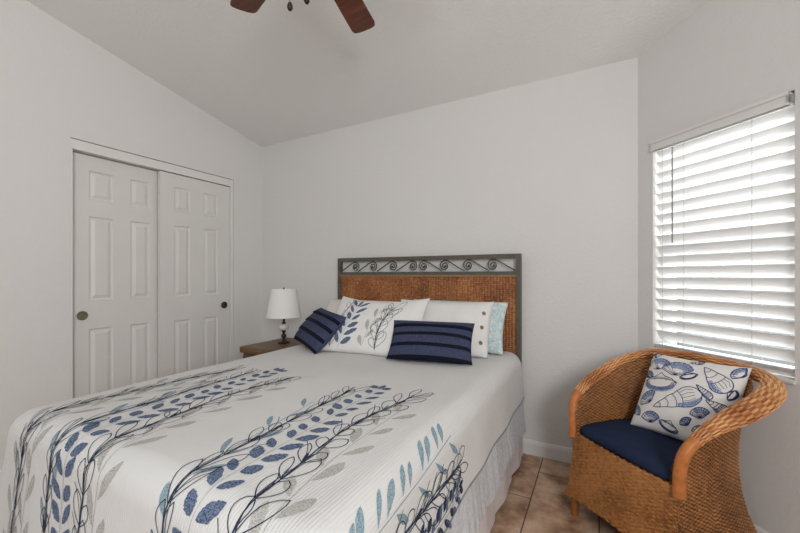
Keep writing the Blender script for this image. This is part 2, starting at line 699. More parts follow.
# window: frame, sash, glass, sill
win = bpy.data.objects.new('window_1', None)
COL.objects.link(win)
win.matrix_world = A45
win['kind'] = 'structure'
bm = bmesh.new()
for (s0, s1, z0, z1) in ((WS0, WS0 + .035, WZ0, WZ1), (WS1 - .035, WS1, WZ0, WZ1), (WS0, WS1, WZ0, WZ0 + .035), (WS0, WS1, WZ1 - .035, WZ1), (WS0, WS1, 1.34, 1.38)):
    box(bm, s0, s1, 0.10, 0.135, z0, z1, 0.003)
obj('window_frame', bm, M['white_plastic'], win)
bm = bmesh.new()
box(bm, WS0 + .03, WS1 - .03, 0.118, 0.122, WZ0 + .03, WZ1 - .03)
obj('pane', bm, M['glass'], win)
bm = bmesh.new()
box(bm, WS0 - .002, WS1 + .004, -0.012, 0.10, WZ0 - .012, WZ0 + .004, 0.003)
obj('window_sill', bm, M['trim_paint'], win)

# ------------------------------------------------------------------ window blind
bl = thing('window_blind', 'white wooden slatted blind filling the window above the wicker chair', 'blind')
bl.matrix_world = A45 @ Matrix.Translation((0, 0, 0))
S0, S1 = WS0 + .008, WS1 - .006
bm = bmesh.new()
box(bm, WS0 + .002, WS1 - .012, -0.018, -0.006, 1.897, 1.953, 0.002)
box(bm, WS0 + .002, WS1 - .012, -0.024, -0.006, 1.937, 1.953, 0.003)
box(bm, WS0 + .002, WS1 - .012, -0.021, -0.006, 1.897, 1.907, 0.002)
box(bm, WS1 - .022, WS1 - .012, -0.018, 0.03, 1.9, 1.953, 0.002)
obj('valance', bm, M['trim_paint'], bl)
bm = bmesh.new()
box(bm, WS1 - .010, WS1 - .001, -0.012, 0.03, 1.908, 1.938, 0.002)
obj('valance_clip', bm, M['wand'], bl)
bm = bmesh.new()
box(bm, S0, S1, 0.005, 0.055, 1.897, 1.945, 0.003)
obj('headrail', bm, M['white_plastic'], bl)
NS = 18
PITCH = 0.0592
TILT = math.radians(-60)
for i in range(NS):
    zc = 1.868 - i * PITCH
    bm = bmesh.new()
    R = Matrix.Translation((0, 0.034, zc)) @ Matrix.Rotation(TILT, 4, 'X')
    box(bm, S0, S1, -0.0315, 0.0315, -0.0014, 0.0014, 0.0006, 0, R)
    o = obj('slat', bm, M['slat'], bl)
bm = bmesh.new()
box(bm, S0, S1, 0.012, 0.058, 0.779, 0.797, 0.004)
obj('bottom_rail', bm, M['white_plastic'], bl)
for k in range(3):
    bm = bmesh.new()
    box(bm, S0, S1, 0.004, 0.064, 0.8005 + k * 0.005, 0.8033 + k * 0.005, 0.0006, 0)
    obj('slat', bm, M['slat'], bl)
for s in (0.150, 0.264, 0.558):
    bm = bmesh.new()
    tube(bm, [(s, -0.001, 1.9), (s, -0.001, 0.79)], 0.0011, 6)
    tube(bm, [(s, 0.068, 1.9), (s, 0.068, 0.79)], 0.0011, 6)
    obj('ladder_cord', bm, M['cord'], bl)
bm = bmesh.new()
tube(bm, [(0.212, -0.012, 1.885), (0.212, -0.012, 1.372)], 0.0036, 8)
obj('tilt_wand', bm, M['wand'], bl)

# ------------------------------------------------------------------ bed
BX0, BX1, BY0, BY1, BT = -1.985, -0.445, 0.49, 2.49, 0.70
bed = thing('bed', 'queen bed with iron and woven rattan headboard against the back wall', 'bed', ((BX0 + BX1) / 2, 2.52, 0))
OFF = Vector(bed.location)


def bedobj(name, bm, mats, parent=bed, sm=None):
    bmesh.ops.translate(bm, vec=-OFF, verts=bm.verts)
    return obj(name, bm, mats, parent, sm)


bm = bmesh.new()
box(bm, BX0 + .03, BX1 - .03, BY0 + .03, BY1 - .005, 0.38, BT - .022, 0.06)
bedobj('mattress', bm, M['mattress'], bed, 40)
bm = bmesh.new()
box(bm, BX0 + .05, BX1 - .06, BY0 + .06, BY1 - .005, 0.17, 0.378, 0.02)
bedobj('box_spring', bm, M['mattress'], bed, 40)
for (x, y) in ((BX0 + .15, .62), (BX1 - .15, .62), (BX0 + .15, 2.3), (BX1 - .15, 2.3)):
    bm = bmesh.new()
    lathe(bm, [(0, 0), (0.024, 0), (0.03, 0.169), (0, 0.169)], 14, (x, y))
    bedobj('leg', bm, M['iron'], bed)
HX0, HX1, HY = -1.970, -0.448, 2.522
bm = bmesh.new()
box(bm, HX0 + .03, HX1 - .03, HY - .018, HY + .018, 1.312, 1.343, 0.003)
hb = bedobj('headboard', bm, M['iron'])
for x in (HX0, HX1 - .032):
    bm = bmesh.new()
    box(bm, x, x + .032, HY - .018, HY + .018, 0, 1.343, 0.004)
    bedobj('post', bm, M['iron'], hb)
bm = bmesh.new()
box(bm, HX0 + .03, HX1 - .03, HY - .016, HY + .016, 1.200, 1.225, 0.003)
bedobj('rail', bm, M['iron'], hb)
bm = bmesh.new()
box(bm, HX0 + .03, HX1 - .03, HY - .016, HY + .016, 0.42, 0.45, 0.003)
bedobj('rail', bm, M['iron'], hb)
bm = bmesh.new()
box(bm, HX0 + .03, HX1 - .03, HY - .021, HY + .014, 1.187, 1.201, 0.002)
bedobj('binding_strip', bm, M['tan_strip'], hb)


def weave(u, v, amp=0.003):
    """Over-under rattan relief at stake coordinate u, row coordinate v (in strands)."""
    row = np.floor(v)
    prof = np.sqrt(np.clip(1 - (2 * (v - row) - 1) ** 2, 0, 1))
    ov = np.cos(PI * (u + row))
    return amp * (prof * (0.65 + 0.55 * ov) - 0.6)


nu, nv = 480, 340
xx = np.linspace(HX0 + .03, HX1 - .03, nu)
zz = np.linspace(0.45, 1.188, nv)
X, Z = np.meshgrid(xx, zz)
U, V = Z / 0.013, X / 0.0205
rw_ = np.floor(V)
hh = 0.0075 * (np.sqrt(np.clip(1 - (2 * (V - rw_) - 1) ** 2, 0, 1)) * (0.85 + 0.2 * np.cos(2 * PI * (U + 0.15 * np.sin(rw_ * 2.3)))) - 0.6)
P = np.stack([X - OFF.x, HY - 0.008 - hh - OFF.y, Z - OFF.z], 2)
pn = grid_mesh('rattan_panel', P, M['headboard_rattan'], hb, np.stack([U, V], 2))
md = pn.modifiers.new('thick', 'SOLIDIFY')
md.thickness = 0.008
md.offset = -1

for k in range(8):
    left = k < 4
    xc = (-1.793, -1.617, -1.432, -1.255, -1.164, -0.994, -0.815, -0.638)[k]
    sg = 1 if left else -1
    zc, R0 = 1.2685, 0.041
    pts = [(xc - sg * .150, 1.230), (xc - sg * .125, 1.2445), (xc - sg * .085, 1.268), (xc - sg * .05, 1.29), (xc - sg * .025, 1.303)]
    turns = 1.7
    nn = 40
    for i in range(nn + 1):
        t = i / nn
        an = PI / 2 + 0.25 - t * turns * 2 * PI
        r = R0 * (1 - 0.78 * t ** 0.8)
        pts.append((xc + sg * r * math.cos(an), zc + r * math.sin(an)))
    bm = bmesh.new()
    tube(bm, [(x, HY, z) for x, z in pts], 0.0042, 7)
    bmesh.ops.create_icosphere(bm, subdivisions=2, radius=0.0095, matrix=Matrix.Translation((pts[-1][0], HY, pts[-1][1])))
    bedobj('scroll', bm, M['scroll_iron'], hb, 50)

# ------------------------------------------------------------------ bed linen
CXM = (BX0 + BX1) / 2
HW = (BX1 - BX0) / 2


def cover_fn(R, top, flare, x0, x1, yf, yh, wave=0.004, wl=0.43, floor=0.02):
    """Cloth spread over the bed: a = x measured along the cloth, b = y measured along the cloth."""
    cx0, cx1, cy0 = x0 + R, x1 - R, yf + R
    q = R * PI / 2

    def fn(a, b):
        px = min(max(a, cx0), cx1)
        py = max(b, cy0)
        dx, dy = a - px, b - py
        L = math.hypot(dx, dy)
        z = top - 0.012 * (abs((a - CXM) / HW)) ** 3 + 0.003 * math.sin(a * 9 + 1) * math.sin(b * 7)
        if L < 1e-9:
            return (a, b, z)
        ux, uy = dx / L, dy / L
        if L < q:
            an = L / R
            o, dn = R * math.sin(an), R * (1 - math.cos(an))
        else:
            e = L - q
            s_ = (px + py) * 1.0 + math.atan2(uy, ux) * 0.35
            o = R + e * flare + wave * min(1, e / 0.15) * math.sin(2 * PI * s_ / wl)
            dn = R + e * math.sqrt(1 - flare * flare)
        return (px + ux * o, py + uy * o, max(z - dn, floor))
    return fn


def cloth_grid(name, fn, a0, a1, na, b0, b1, nb, mats, **k):
    aa = np.linspace(a0, a1, na)
    bb = np.linspace(b0, b1, nb)
    P = np.array([[fn(a, b) for a in aa] for b in bb])
    A, B = np.meshgrid(aa, bb)
    return grid_mesh(name, P, mats, None, np.stack([A, B], 2), **k)


RC = 0.09
cov = cover_fn(RC, BT, 0.10, BX0, BX1 + .005, BY0, BY1)
qa = RC * PI / 2
A1 = BX1 + .005 - RC + qa + 0.185          # right hem
A0 = BX0 + RC - qa - 0.22
B0 = BY0 + RC - qa - 0.42
na, nb = 190, 220
mi = np.zeros((nb - 1, na - 1), int)
mi[:, -1:] = 1
mi[:, :1] = 1
mi[:1, :] = 1
coverlet = cloth_grid('coverlet', cov, A0, A1, na, B0, BY1 - .01, nb,
                      [M['coverlet'], M['hem'], M['t_blue'], M['t_navy'], M['t_grey'], M['t_teal']], mi=mi)
tag(coverlet, 'white ribbed coverlet with blue and grey leaf sprays spread over the bed', 'coverlet')
BLUE, NAVY, GREY, TEAL = 0, 1, 2, 3
dc = Decal(cov, 0.0015)


def path(pts, step=0.02):
    """Smooth polyline through a few points (a, b)."""
    out = []
    n = len(pts)
    for i in range(n - 1):
        p0, p1, p2, p3 = pts[max(i - 1, 0)], pts[i], pts[i + 1], pts[min(i + 2, n - 1)]
        m = max(2, int(math.hypot(p2[0] - p1[0], p2[1] - p1[1]) / step))
        for j in range(m):
            t = j / m
            out.append(tuple(0.5 * (2 * p1[k] + (p2[k] - p0[k]) * t + (2 * p0[k] - 5 * p1[k] + 4 * p2[k] - p3[k]) * t * t + (3 * p1[k] - p0[k] - 3 * p2[k] + p3[k]) * t ** 3) for k in (0, 1)))
    out.append(pts[-1])
    return out


def along(pts, gap, start=0.0):
    """Points and headings at a regular gap along a polyline."""
    res = []
    acc, nxt = 0.0, start
    for (x0, y0), (x1, y1) in zip(pts, pts[1:]):
        d = math.hypot(x1 - x0, y1 - y0)
        while d > 0 and nxt <= acc + d:
            t = (nxt - acc) / d
            res.append((x0 + (x1 - x0) * t, y0 + (y1 - y0) * t, math.atan2(y1 - y0, x1 - x0)))
            nxt += gap
        acc += d
    return res


def blue_spray(d, pts, gap=0.075, ln=0.064, wd=0.036, ink=BLUE, sc=1.0):
    pp = path(pts)
    d.stroke(pp, 0.0022 * sc, GREY if ink == BLUE else NAVY)
    pl = along(pp, gap, 0.02)
    for i, (x, y, h) in enumerate(pl):
        f = 1.15 - 0.35 * i / max(1, len(pl))
        for sd in (1, -1):
            an = h + sd * (0.70 + 0.35 * random.random())
            o = 0.013 * sc
            d.leaf(x + math.cos(an) * o, y + math.sin(an) * o, an, ln * f * (0.85 + .4 * random.random()), wd * f * (0.8 + .4 * random.random()), ink, -sd * 0.25, 0.3)
    x, y, h = pl[-1]
    d.leaf(x, y, h, ln, wd * .7, ink)


def line_spray(d, pts, gap=0.085, ln=0.11, wd=0.03, line=0.0028, two=True, ang=0.32):
    pp = path(pts)
    d.stroke(pp, line * 1.6, NAVY)
    off = [(x + 0.010 * math.sin(i * 0.35 + 1), y) for i, (x, y) in enumerate(pp)]
    if two:
        d.stroke(off, line, NAVY)
    for i, (x, y, h) in enumerate(along(pp, gap, 0.01)):
        for sd in (1, -1):
            an = h + sd * (ang + 0.35 * random.random())
            d.oleaf(x, y, an, ln * (0.65 + .7 * random.random()), wd * (0.7 + .6 * random.random()), NAVY, line, -sd * (0.2 + 0.5 * random.random()), 1.5)
        if two and random.random() < 0.6:
            d.leaf(x, y, h + random.uniform(-.2, .3), 0.055, 0.011, TEAL if i % 2 else NAVY, 0.1, 0.2, 1.0, 0.9)
        if two and random.random() < 0.5:
            sd = random.choice((1, -1))
            q = [(x, y)]
            an = h + sd * 0.2
            for k in range(7):
                an += sd * 0.07
                q.append((q[-1][0] + .018 * math.cos(an), q[-1][1] + .018 * math.sin(an)))
            d.stroke(q, line * 0.8, NAVY)


def wash_spray(d, pts, ink, gap=0.085, ln=0.085, wd=0.026, ang=0.45, stem=True, sides=(1, -1)):
    pp = path(pts)
    if stem:
        d.stroke(pp, 0.0026, ink, False, 0.8)
    for i, (x, y, h) in enumerate(along(pp, gap, 0.0)):
        sd = sides[i % len(sides)]
        an = h + sd * (ang + .25 * random.random())
        d.leaf(x + math.cos(an) * .01, y + math.sin(an) * .01, an, ln * (0.85 + .4 * random.random()), wd * (0.8 + .4 * random.random()), ink, -sd * 0.3, 0.15, 1.3, 0.7)


bf = B0 + 0.03
for ox, top in ((0.0, 1.34), (0.625, 1.36)):
    wash_spray(dc, [(-1.80 + ox, bf), (-1.78 + ox, .6), (-1.80 + ox, 1.0), (-1.74 + ox, top - .12)], GREY, 0.075, 0.10, 0.028) if ox == 0 else None
    wash_spray(dc, [(-1.50 + ox, bf), (-1.53 + ox, .55), (-1.59 + ox, .95), (-1.62 + ox, top - .25)], TEAL, 0.1, 0.085, 0.022, 0.5)
    line_spray(dc, [(-1.50 + ox, bf), (-1.52 + ox, .35), (-1.535 + ox, .7), (-1.555 + ox, .95), (-1.575 + ox, top - .03)], 0.085)
    blue_spray(dc, [(-1.40 + ox, bf), (-1.42 + ox, .3), (-1.435 + ox, .62), (-1.455 + ox, 1.0), (-1.47 + ox, top + .03)], 0.068)
    line_spray(dc, [(-1.28 + ox, bf), (-1.29 + ox, .35), (-1.31 + ox, .62), (-1.345 + ox, .95), (-1.30 + ox, top - .02)], 0.085, 0.105, 0.040, 0.003, True, 0.42)
    wash_spray(dc, [(-1.205 + ox, bf), (-1.225 + ox, .5), (-1.265 + ox, .8), (-1.265 + ox, top - .14)], GREY, 0.07, 0.105, 0.032, 0.5)
# left edge cluster, partly over the far side
line_spray(dc, [(-1.76, bf), (-1.75, .4), (-1.77, .75), (-1.75, 1.1), (-1.70, 1.3)], 0.085)
wash_spray(dc, [(-1.67, bf), (-1.67, .4), (-1.69, .75), (-1.66, 1.12)], GREY, 0.075, 0.10, 0.03)
# right hand spray, turning over the near side
wash_spray(dc, [(-.385, .45), (-.40, .70), (-.415, .95), (-.435, 1.20)], TEAL, 0.042, 0.085, 0.021, 0.7, True, (1, 1, -1))
line_spray(dc, [(-.335, .43), (-.335, .70), (-.33, .95), (-.325, 1.24)], 0.055, 0.10, 0.040, 0.003, True, 0.4)
blue_spray(dc, [(-.25, .43), (-.25, .66), (-.25, .9), (-.26, 1.24)], 0.055, 0.05, 0.024, NAVY)
blue_spray(dc, [(-.235, .45), (-.235, .66), (-.237, .9), (-.245, 1.22)], 0.055, 0.05, 0.024)
dc.bake(coverlet, 2)

# grey ruffled quilt beneath, bed skirt below it
qf = cover_fn(RC, BT - .012, 0.06, BX0 + .012, BX1 - .003, BY0 + .012, BY1, 0.005, 0.37)
qA1 = BX1 - .003 - RC + qa + 0.355
aa = np.concatenate([np.linspace(BX0 + .1, BX1 - .1, 20), np.linspace(BX1 - .095, qA1, 60)])
bb = np.linspace(BY0 + RC + .0, BY1 - .02, 260)
P = np.array([[qf(a, b) for a in aa] for b in bb])
for i, b in enumerate(bb):
    for j, a in enumerate(aa):
        if a > BX1 + .1:
            t = (a - BX1 - .1) / (qA1 - BX1 - .1)
            P[i, j, 0] += 0.0015 * t * math.sin(b * 95 + 2 * math.sin(b * 13)) + 0.012 * t * t
            P[i, j, 2] += 0.012 * t * math.sin(b * 41 + 1.5 * math.sin(b * 17))
A, B = np.meshgrid(aa, bb)
ql = grid_mesh('quilt', P, M['quilt_grey'], None, np.stack([A, B], 2))
tag(ql, 'grey quilted blanket with a ruffled edge hanging below the coverlet', 'quilt')

bm = bmesh.new()
ns = 300
rows = []
for k in range(14):
    t = k / 13
    z = 0.40 - t * 0.375
    r = []
    for i in range(ns):
        y = BY0 + .03 + (BY1 + .005 - BY0 - .03) * i / (ns - 1)
        wv = 0.024 * t ** 0.6 * (abs(math.sin(y * 8.2 + 0.9)) ** 0.6 + 0.12 * math.sin(y * 33))
        r.append(bm.verts.new((BX1 - .012 + wv + 0.006 * t, y, z + 0.006 * t * math.sin(y * 15 + 2))))
    rows.append(r)
for a, b in zip(rows, rows[1:]):
    for i in range(ns - 1):
        bm.faces.new((a[i], a[i + 1], b[i + 1], b[i]))
# foot side
rows = []
for k in range(8):
    t = k / 7
    rows.append([bm.verts.new((BX0 + .05 + (BX1 - .03 - BX0 - .05) * i / 99, BY0 + .03 + 0.01 * t * math.sin(i * .4), 0.40 - .375 * t)) for i in range(100)])
for a, b in zip(rows, rows[1:]):
    for i in range(99):
        bm.faces.new((a[i], a[i + 1], b[i + 1], b[i]))
sk = obj('bed_skirt', bm, M['skirt'], None, 60)
tag(sk, 'pale pinkish cotton bed skirt hanging to the tiled floor', 'bed skirt')


# ------------------------------------------------------------------ pillows
def pillow_fn(wd, ht, th, pinch=0.05, squash=None, sag=0.0, pleats=0, amp=0.004, back=False, puff=0.45):
    def fn(a, b):
        x, y = max(-1, min(1, 2 * a / wd)), max(-1, min(1, 2 * b / ht))
        px = a * (1 - pinch * (1 - y * y) * abs(x) ** 1.5)
        py = b * (1 - pinch * (1 - x * x) * abs(y) ** 1.5) - sag * (1 - x * x) * (0.5 + 0.5 * y)
        if squash:
            px *= 1 - squash[2] * max(0, x * squash[0]) * max(0, y * squash[1]) ** 0.6
        q = max(0.0, (1 - x * x) * (1 - y * y))
        z = th / 2 * q ** puff
        z *= 1 + 0.05 * math.sin(x * 4 + y * 2) * math.sin(y * 5 + 1)
        if pleats and not back:
            t = (0.5 - y / 2) * pleats
            z += amp * (t - math.floor(t)) * min(1, q * 4)
        return (px, py, -z if back else z)
    return fn


def pillow(name, label, bl_, br_, lean, wd, ht, th, mats, front=None, seam=None, rows=28, decal=None, group=None, pivot_mid=True, roll=0.0, **k):
    """bl_/br_: bottom corners in the world; lean: degrees from the horizontal."""
    p, q = Vector(bl_), Vector(br_)
    ew = (q - p).normalized()
    bk = Vector((-ew.y, ew.x, 0)).normalized()
    la = math.radians(lean)
    eh = (bk * math.cos(la) + Vector((0, 0, 1)) * math.sin(la))
    eh = (eh - ew * eh.dot(ew)).normalized()
    nn = ew.cross(eh)
    c = (p + q) / 2 + eh * ht / 2
    T = Matrix((ew, eh, nn)).transposed().to_4x4()
    T.translation = c
    T = T @ Matrix.Rotation(roll, 4, 'Z')
    f1 = pillow_fn(wd, ht, th, **k)
    kb = dict(k)
    kb['back'] = True
    f2 = pillow_fn(wd, ht, th, **kb)
    nu_ = 36

    def sp(n, w_):
        t = np.linspace(-1, 1, n)
        return np.sign(t) * (1 - (1 - abs(t)) ** 1.3) * w_ / 2
    aa_, bb_ = sp(nu_, wd), (sp(rows, ht) if not k.get('pleats') else np.linspace(-ht / 2, ht / 2, rows))
    bm = bmesh.new()
    uvl = bm.loops.layers.uv.new('UVMap')
    grids = []
    for f in (f1, f2):
        g = [[None] * nu_ for _ in range(rows)]
        for j, b in enumerate(bb_):
            for i, a in enumerate(aa_):
                if f is f2 and (i in (0, nu_ - 1) or j in (0, rows - 1)):
                    g[j][i] = grids[0][j][i]
                else:
                    g[j][i] = bm.verts.new(f(a, b))
        grids.append(g)
    for gi, g in enumerate(grids):
        for j in range(rows - 1):
            for i in range(nu_ - 1):
                fc = bm.faces.new((g[j][i], g[j][i + 1], g[j + 1][i + 1], g[j + 1][i]))
                fc.smooth = True
                for lp, (ii, jj) in zip(fc.loops, ((i, j), (i + 1, j), (i + 1, j + 1), (i, j + 1))):
                    lp[uvl].uv = (aa_[ii], bb_[jj])
                if front and gi == 0:
                    fc.material_index = front((aa_[i] + aa_[i + 1]) / wd, (bb_[j] + bb_[j + 1]) / ht)
    bmesh.ops.recalc_face_normals(bm, faces=bm.faces)
    me = bpy.data.meshes.new(name)
    bm.to_mesh(me)
    bm.free()
    for m in (mats if isinstance(mats, (list, tuple)) else [mats]):
        me.materials.append(m)
    o = link(name, me)
    o.matrix_world = T
    if decal:
        d = Decal(f1, 0.0012)
        decal(d)
        d.bake(o, 1)
    tag(o, label, 'pillow', group)
    return o, f1, T


# plain cream pillow at the back left
pillow('pillow', 'plain cream pillow lying mostly hidden behind the leaf print pillow', (-1.975, 2.12, .70), (-1.245, 2.16, .70), 43, 0.72, 0.43, 0.15, M['pillow_cream'])
# pale teal pillow at the back right
pillow('pillow', 'pale teal patterned pillow behind the white buttoned pillow', (-1.225, 2.30, .70), (-0.515, 2.315, .70), 62, 0.70, 0.36, 0.16, M['pillow_teal'], sag=0.0)
# white buttoned pillow
wp, wf, WT = pillow('pillow', 'white pillow with three brown buttons down its right end', (-1.235, 2.11, .705), (-0.575, 2.155, .705), 57, 0.66, 0.385, 0.17, M['pillow_white'], pinch=0.03, sag=0.018)
for b in (0.085, -0.015, -0.115):
    bm = bmesh.new()
    lathe(bm, [(0, -0.002), (0.011, -0.002), (0.0125, 0.0015), (0.010, 0.003), (0.004, 0.0022), (0, 0.0022)], 16)
    pos = Vector(wf(0.288, b)) + Vector((0.002, 0, 0.004))
    bmesh.ops.rotate(bm, cent=(0, 0, 0), matrix=Matrix.Rotation(0.7, 3, 'Y'), verts=bm.verts)
    bmesh.ops.translate(bm, vec=pos, verts=bm.verts)
    obj('button', bm, M['button'], wp, 40)


def sham_art(d):
    blue_spray(d, [(-.185, -.21), (-.165, -.1), (-.14, .04), (-.125, .15)], 0.062, 0.085, 0.032)
    line_spray(d, [(-.25, -.21), (-.245, -.05), (-.21, .10), (-.19, .17)], 0.075, 0.085, 0.028, 0.0022, False)
    wash_spray(d, [(-.01, -.20), (.02, -.06), (.06, .11)], GREY, 0.055, 0.08, 0.030)
    line_spray(d, [(.08, -.21), (.085, -.05), (.11, .05), (.14, .13)], 0.05, 0.11, 0.040, 0.0026, False, 0.5)


sm, _, _ = pillow('pillow', 'white pillow printed with one blue and one grey leaf spray', (-1.605, 1.855, .705), (-0.955, 1.915, .705), 49, 0.67, 0.455, 0.16,
                  [M['pillow_white'], M['t_blue'], M['t_navy'], M['t_grey'], M['t_teal']], decal=sham_art, sag=0.05, pinch=0.035)


def stripes(x, y):
    t = (0.5 - y / 2) * 4.0
    fr = t - math.floor(t)
    return 1 if (fr > 0.66 and t < 3.1) or t > 3.74 else 0


pillow('pillow', 'navy pleated lumbar pillow tilted at the left edge of the bed', (-2.01, 2.01, .715), (-1.53, 1.755, .712), 47, 0.50, 0.305, 0.14, [M['navy_band'], M['navy_dark']], front=stripes, rows=60, pleats=4, amp=0.009, pinch=0.05, roll=-0.06)
pillow('pillow', 'navy pleated lumbar pillow propped upright in front of the white buttoned pillow', (-1.078, 1.83, .71), (-0.606, 1.932, .71), 54, 0.495, 0.258, 0.14, [M['navy_band'], M['navy_dark']], front=stripes, rows=60, pleats=4, amp=0.009, pinch=0.05, roll=-0.005)

# ------------------------------------------------------------------ nightstand and lamp
NX0, NX1, NY0, NY1, NZ = -2.565, -2.07, 1.985, 2.50, 0.62
ns_ = thing('nightstand', 'brown wooden nightstand between the bed and the closet wall', 'nightstand', ((NX0 + NX1) / 2, (NY0 + NY1) / 2, 0))
NO = Vector(ns_.location)


def nobj(name, bm, m, parent=ns_, sm=None):
    bmesh.ops.translate(bm, vec=-NO, verts=bm.verts)
    return obj(name, bm, m, parent, sm)


bm = bmesh.new()
box(bm, NX0, NX1, NY0, NY1, NZ - .052, NZ, 0.016)
nobj('top', bm, M['night_wood'])
bm = bmesh.new()
box(bm, NX0 + .02, NX1 - .02, NY0 + .025, NY1 - .01, 0.12, NZ - .053, 0.004)
nobj('body', bm, M['night_wood'])
for z0, z1 in ((0.14, 0.34), (0.355, 0.555)):
    bm = bmesh.new()
    box(bm, NX0 + .035, NX1 - .035, NY0 + .008, NY0 + .026, z0, z1, 0.004)
    dr = nobj('drawer', bm, M['night_wood'])
    bm = bmesh.new()
    lathe(bm, [(0, -0.004), (0.007, -0.004), (0.006, 0.008), (0.013, 0.014), (0.012, 0.02), (0, 0.022)], 16)
    bmesh.ops.rotate(bm, cent=(0, 0, 0), matrix=Matrix.Rotation(PI / 2, 3, 'X'), verts=bm.verts)
    bmesh.ops.translate(bm, vec=((NX0 + NX1) / 2, NY0 + .006, (z0 + z1) / 2), verts=bm.verts)
    nobj('knob', bm, M['bronze'], dr, 40)
for x in (NX0 + .045, NX1 - .045):
    for y in (NY0 + .05, NY1 - .04):
        bm = bmesh.new()
        lathe(bm, [(0, 0), (0.014, 0), (0.022, 0.121), (0, 0.121)], 12, (x, y))
        nobj('leg', bm, M['night_wood'], ns_, 40)

lp = thing('table_lamp', 'small lamp with white drum shade and ceramic ball on the nightstand', 'lamp', (-2.362, 2.27, NZ))
bm = bmesh.new()
lathe(bm, [(0, 0), (0.048, 0), (0.05, 0.006), (0.047, 0.012), (0.03, 0.018), (0.014, 0.026), (0.01, 0.038), (0.02, 0.052), (0.022, 0.062), (0.016, 0.074),
           (0.010, 0.082), (0.012, 0.092), (0.018, 0.100), (0.018, 0.106), (0, 0.106)], 24)
obj('base', bm, M['bronze'], lp, 40)
bm = bmesh.new()
lathe(bm, [(0, 0.106), (0.02, 0.107), (0.036, 0.117), (0.042, 0.134), (0.038, 0.150), (0.022, 0.163), (0, 0.164)], 24)
obj('ceramic_ball', bm, M['ceramic'], lp, 60)
bm = bmesh.new()
lathe(bm, [(0, 0.164), (0.018, 0.164), (0.016, 0.172), (0.010, 0.180), (0.009, 0.215), (0.011, 0.225), (0.006, 0.23), (0.004, 0.25), (0.004, 0.452), (0.007, 0.458), (0.006, 0.47), (0, 0.475)], 16)
for k in range(3):
    an = k * 2 * PI / 3
    tube(bm, [(0, 0, .449), (0.098 * math.cos(an), 0.098 * math.sin(an), .449)], 0.0016, 6)
obj('stem', bm, M['bronze'], lp, 40)
bm = bmesh.new()
lathe(bm, [(0.143, 0.222), (0.145, 0.222), (0.103, 0.462), (0.101, 0.462), (0.143, 0.222)], 40)
obj('lamp_shade', bm, M['shade'], lp, 40)

# ------------------------------------------------------------------ wicker chair
CHL = Vector((0.079, 1.826, 0))
chair = thing('wicker_chair', 'honey brown wicker tub chair with a navy seat cushion below the window', 'chair', CHL, -PI / 4)
# local axes: x = s (viewer's right along the front), y = d (towards the wall)


def uplan(t, w_, dstraight, db, ex=2.4, d0=0.0):
    """t in 0..1 from front left round the back to front right -> (s, d)."""
    ls = dstraight - d0
    arc = 1.7 * (w_ + (db - dstraight)) / 2 * 1.2
    tot = 2 * ls + arc
    L = t * tot
    if L < ls:
        return -w_, d0 + L
    if L > ls + arc:
        return w_, d0 + (tot - L)
    an = PI * (1 - (L - ls) / arc)
    c_, s_ = math.cos(an), math.sin(an)
    e = 2 / ex
    return w_ * math.copysign(abs(c_) ** e, c_), dstraight + (db - dstraight) * abs(s_) ** e


def lerp_tab(tab, x):
    for (x0, *a), (x1, *b) in zip(tab, tab[1:]):
        if x <= x1:
            t = (x - x0) / (x1 - x0)
            t = max(0, min(1, t))
            t = t * t * (3 - 2 * t) if False else t
            return [p + (q - p) * t for p, q in zip(a, b)]
    return list(tab[-1][1:])


# outer body: z, half width, back depth
BODY = [(0.03, 0.318, 0.598, 3.4), (0.085, 0.300, 0.582, 3.2), (0.14, 0.283, 0.555, 3.0), (0.22, 0.266, 0.524, 2.8), (0.32, 0.255, 0.502, 2.6), (0.42, 0.252, 0.490, 2.5), (0.52, 0.257, 0.490, 2.4), (0.62, 0.270, 0.495, 2.4), (0.70, 0.292, 0.508, 2.4), (0.76, 0.306, 0.518, 2.4), (0.82, 0.312, 0.52, 2.4)]
RIMZ = [(0.0, 0.50), (0.02, 0.545), (0.05, 0.585), (0.09, 0.628), (0.15, 0.663), (0.24, 0.695), (0.33, 0.725), (0.40, 0.755), (0.46, 0.785), (0.50, 0.80)]


def rim_z(d):
    return lerp_tab(RIMZ, d)[0]


def smooth_arr(a, n):
    for _ in range(n):
        a = np.concatenate([a[:1], (a[:-2] + 2 * a[1:-1] + a[2:]) / 4, a[-1:]])
    return a


# front posts and rolled rim share one centre line: up the post, back along the arm, round the back
half = [(0.258, -0.006, 0.40), (0.258, -0.006, 0.45), (0.261, -0.006, 0.50), (0.267, -0.001, 0.545), (0.275, 0.015, 0.580),
        (0.281, 0.045, 0.606), (0.289, 0.095, 0.640), (0.299, 0.165, 0.670), (0.308, 0.245, 0.696), (0.312, 0.330, 0.725),
        (0.302, 0.415, 0.753), (0.262, 0.482, 0.775), (0.19, 0.512, 0.788), (0.09, 0.520, 0.794)]
full = [(-x, y, z) for x, y, z in half] + [(0, 0.521, 0.795)] + half[::-1]
full = np.array(full)
cl = np.concatenate([[0], np.cumsum(np.linalg.norm(np.diff(full, axis=0), axis=1))])
TOT = cl[-1]


def rim_line(n, s0, s1):
    q = np.linspace(s0, s1, n)
    fine = np.linspace(0, TOT, 600)
    c = np.stack([smooth_arr(np.interp(fine, cl, full[:, k]), 60) for k in range(3)], 1)
    c = np.stack([np.interp(q, fine, c[:, k]) for k in range(3)], 1)
    tn = np.gradient(c, axis=0)
    tn /= np.linalg.norm(tn, axis=1, keepdims=True)
    return q, c, tn


NU, NV = 720, 420
tt = np.linspace(0, 1, NU)
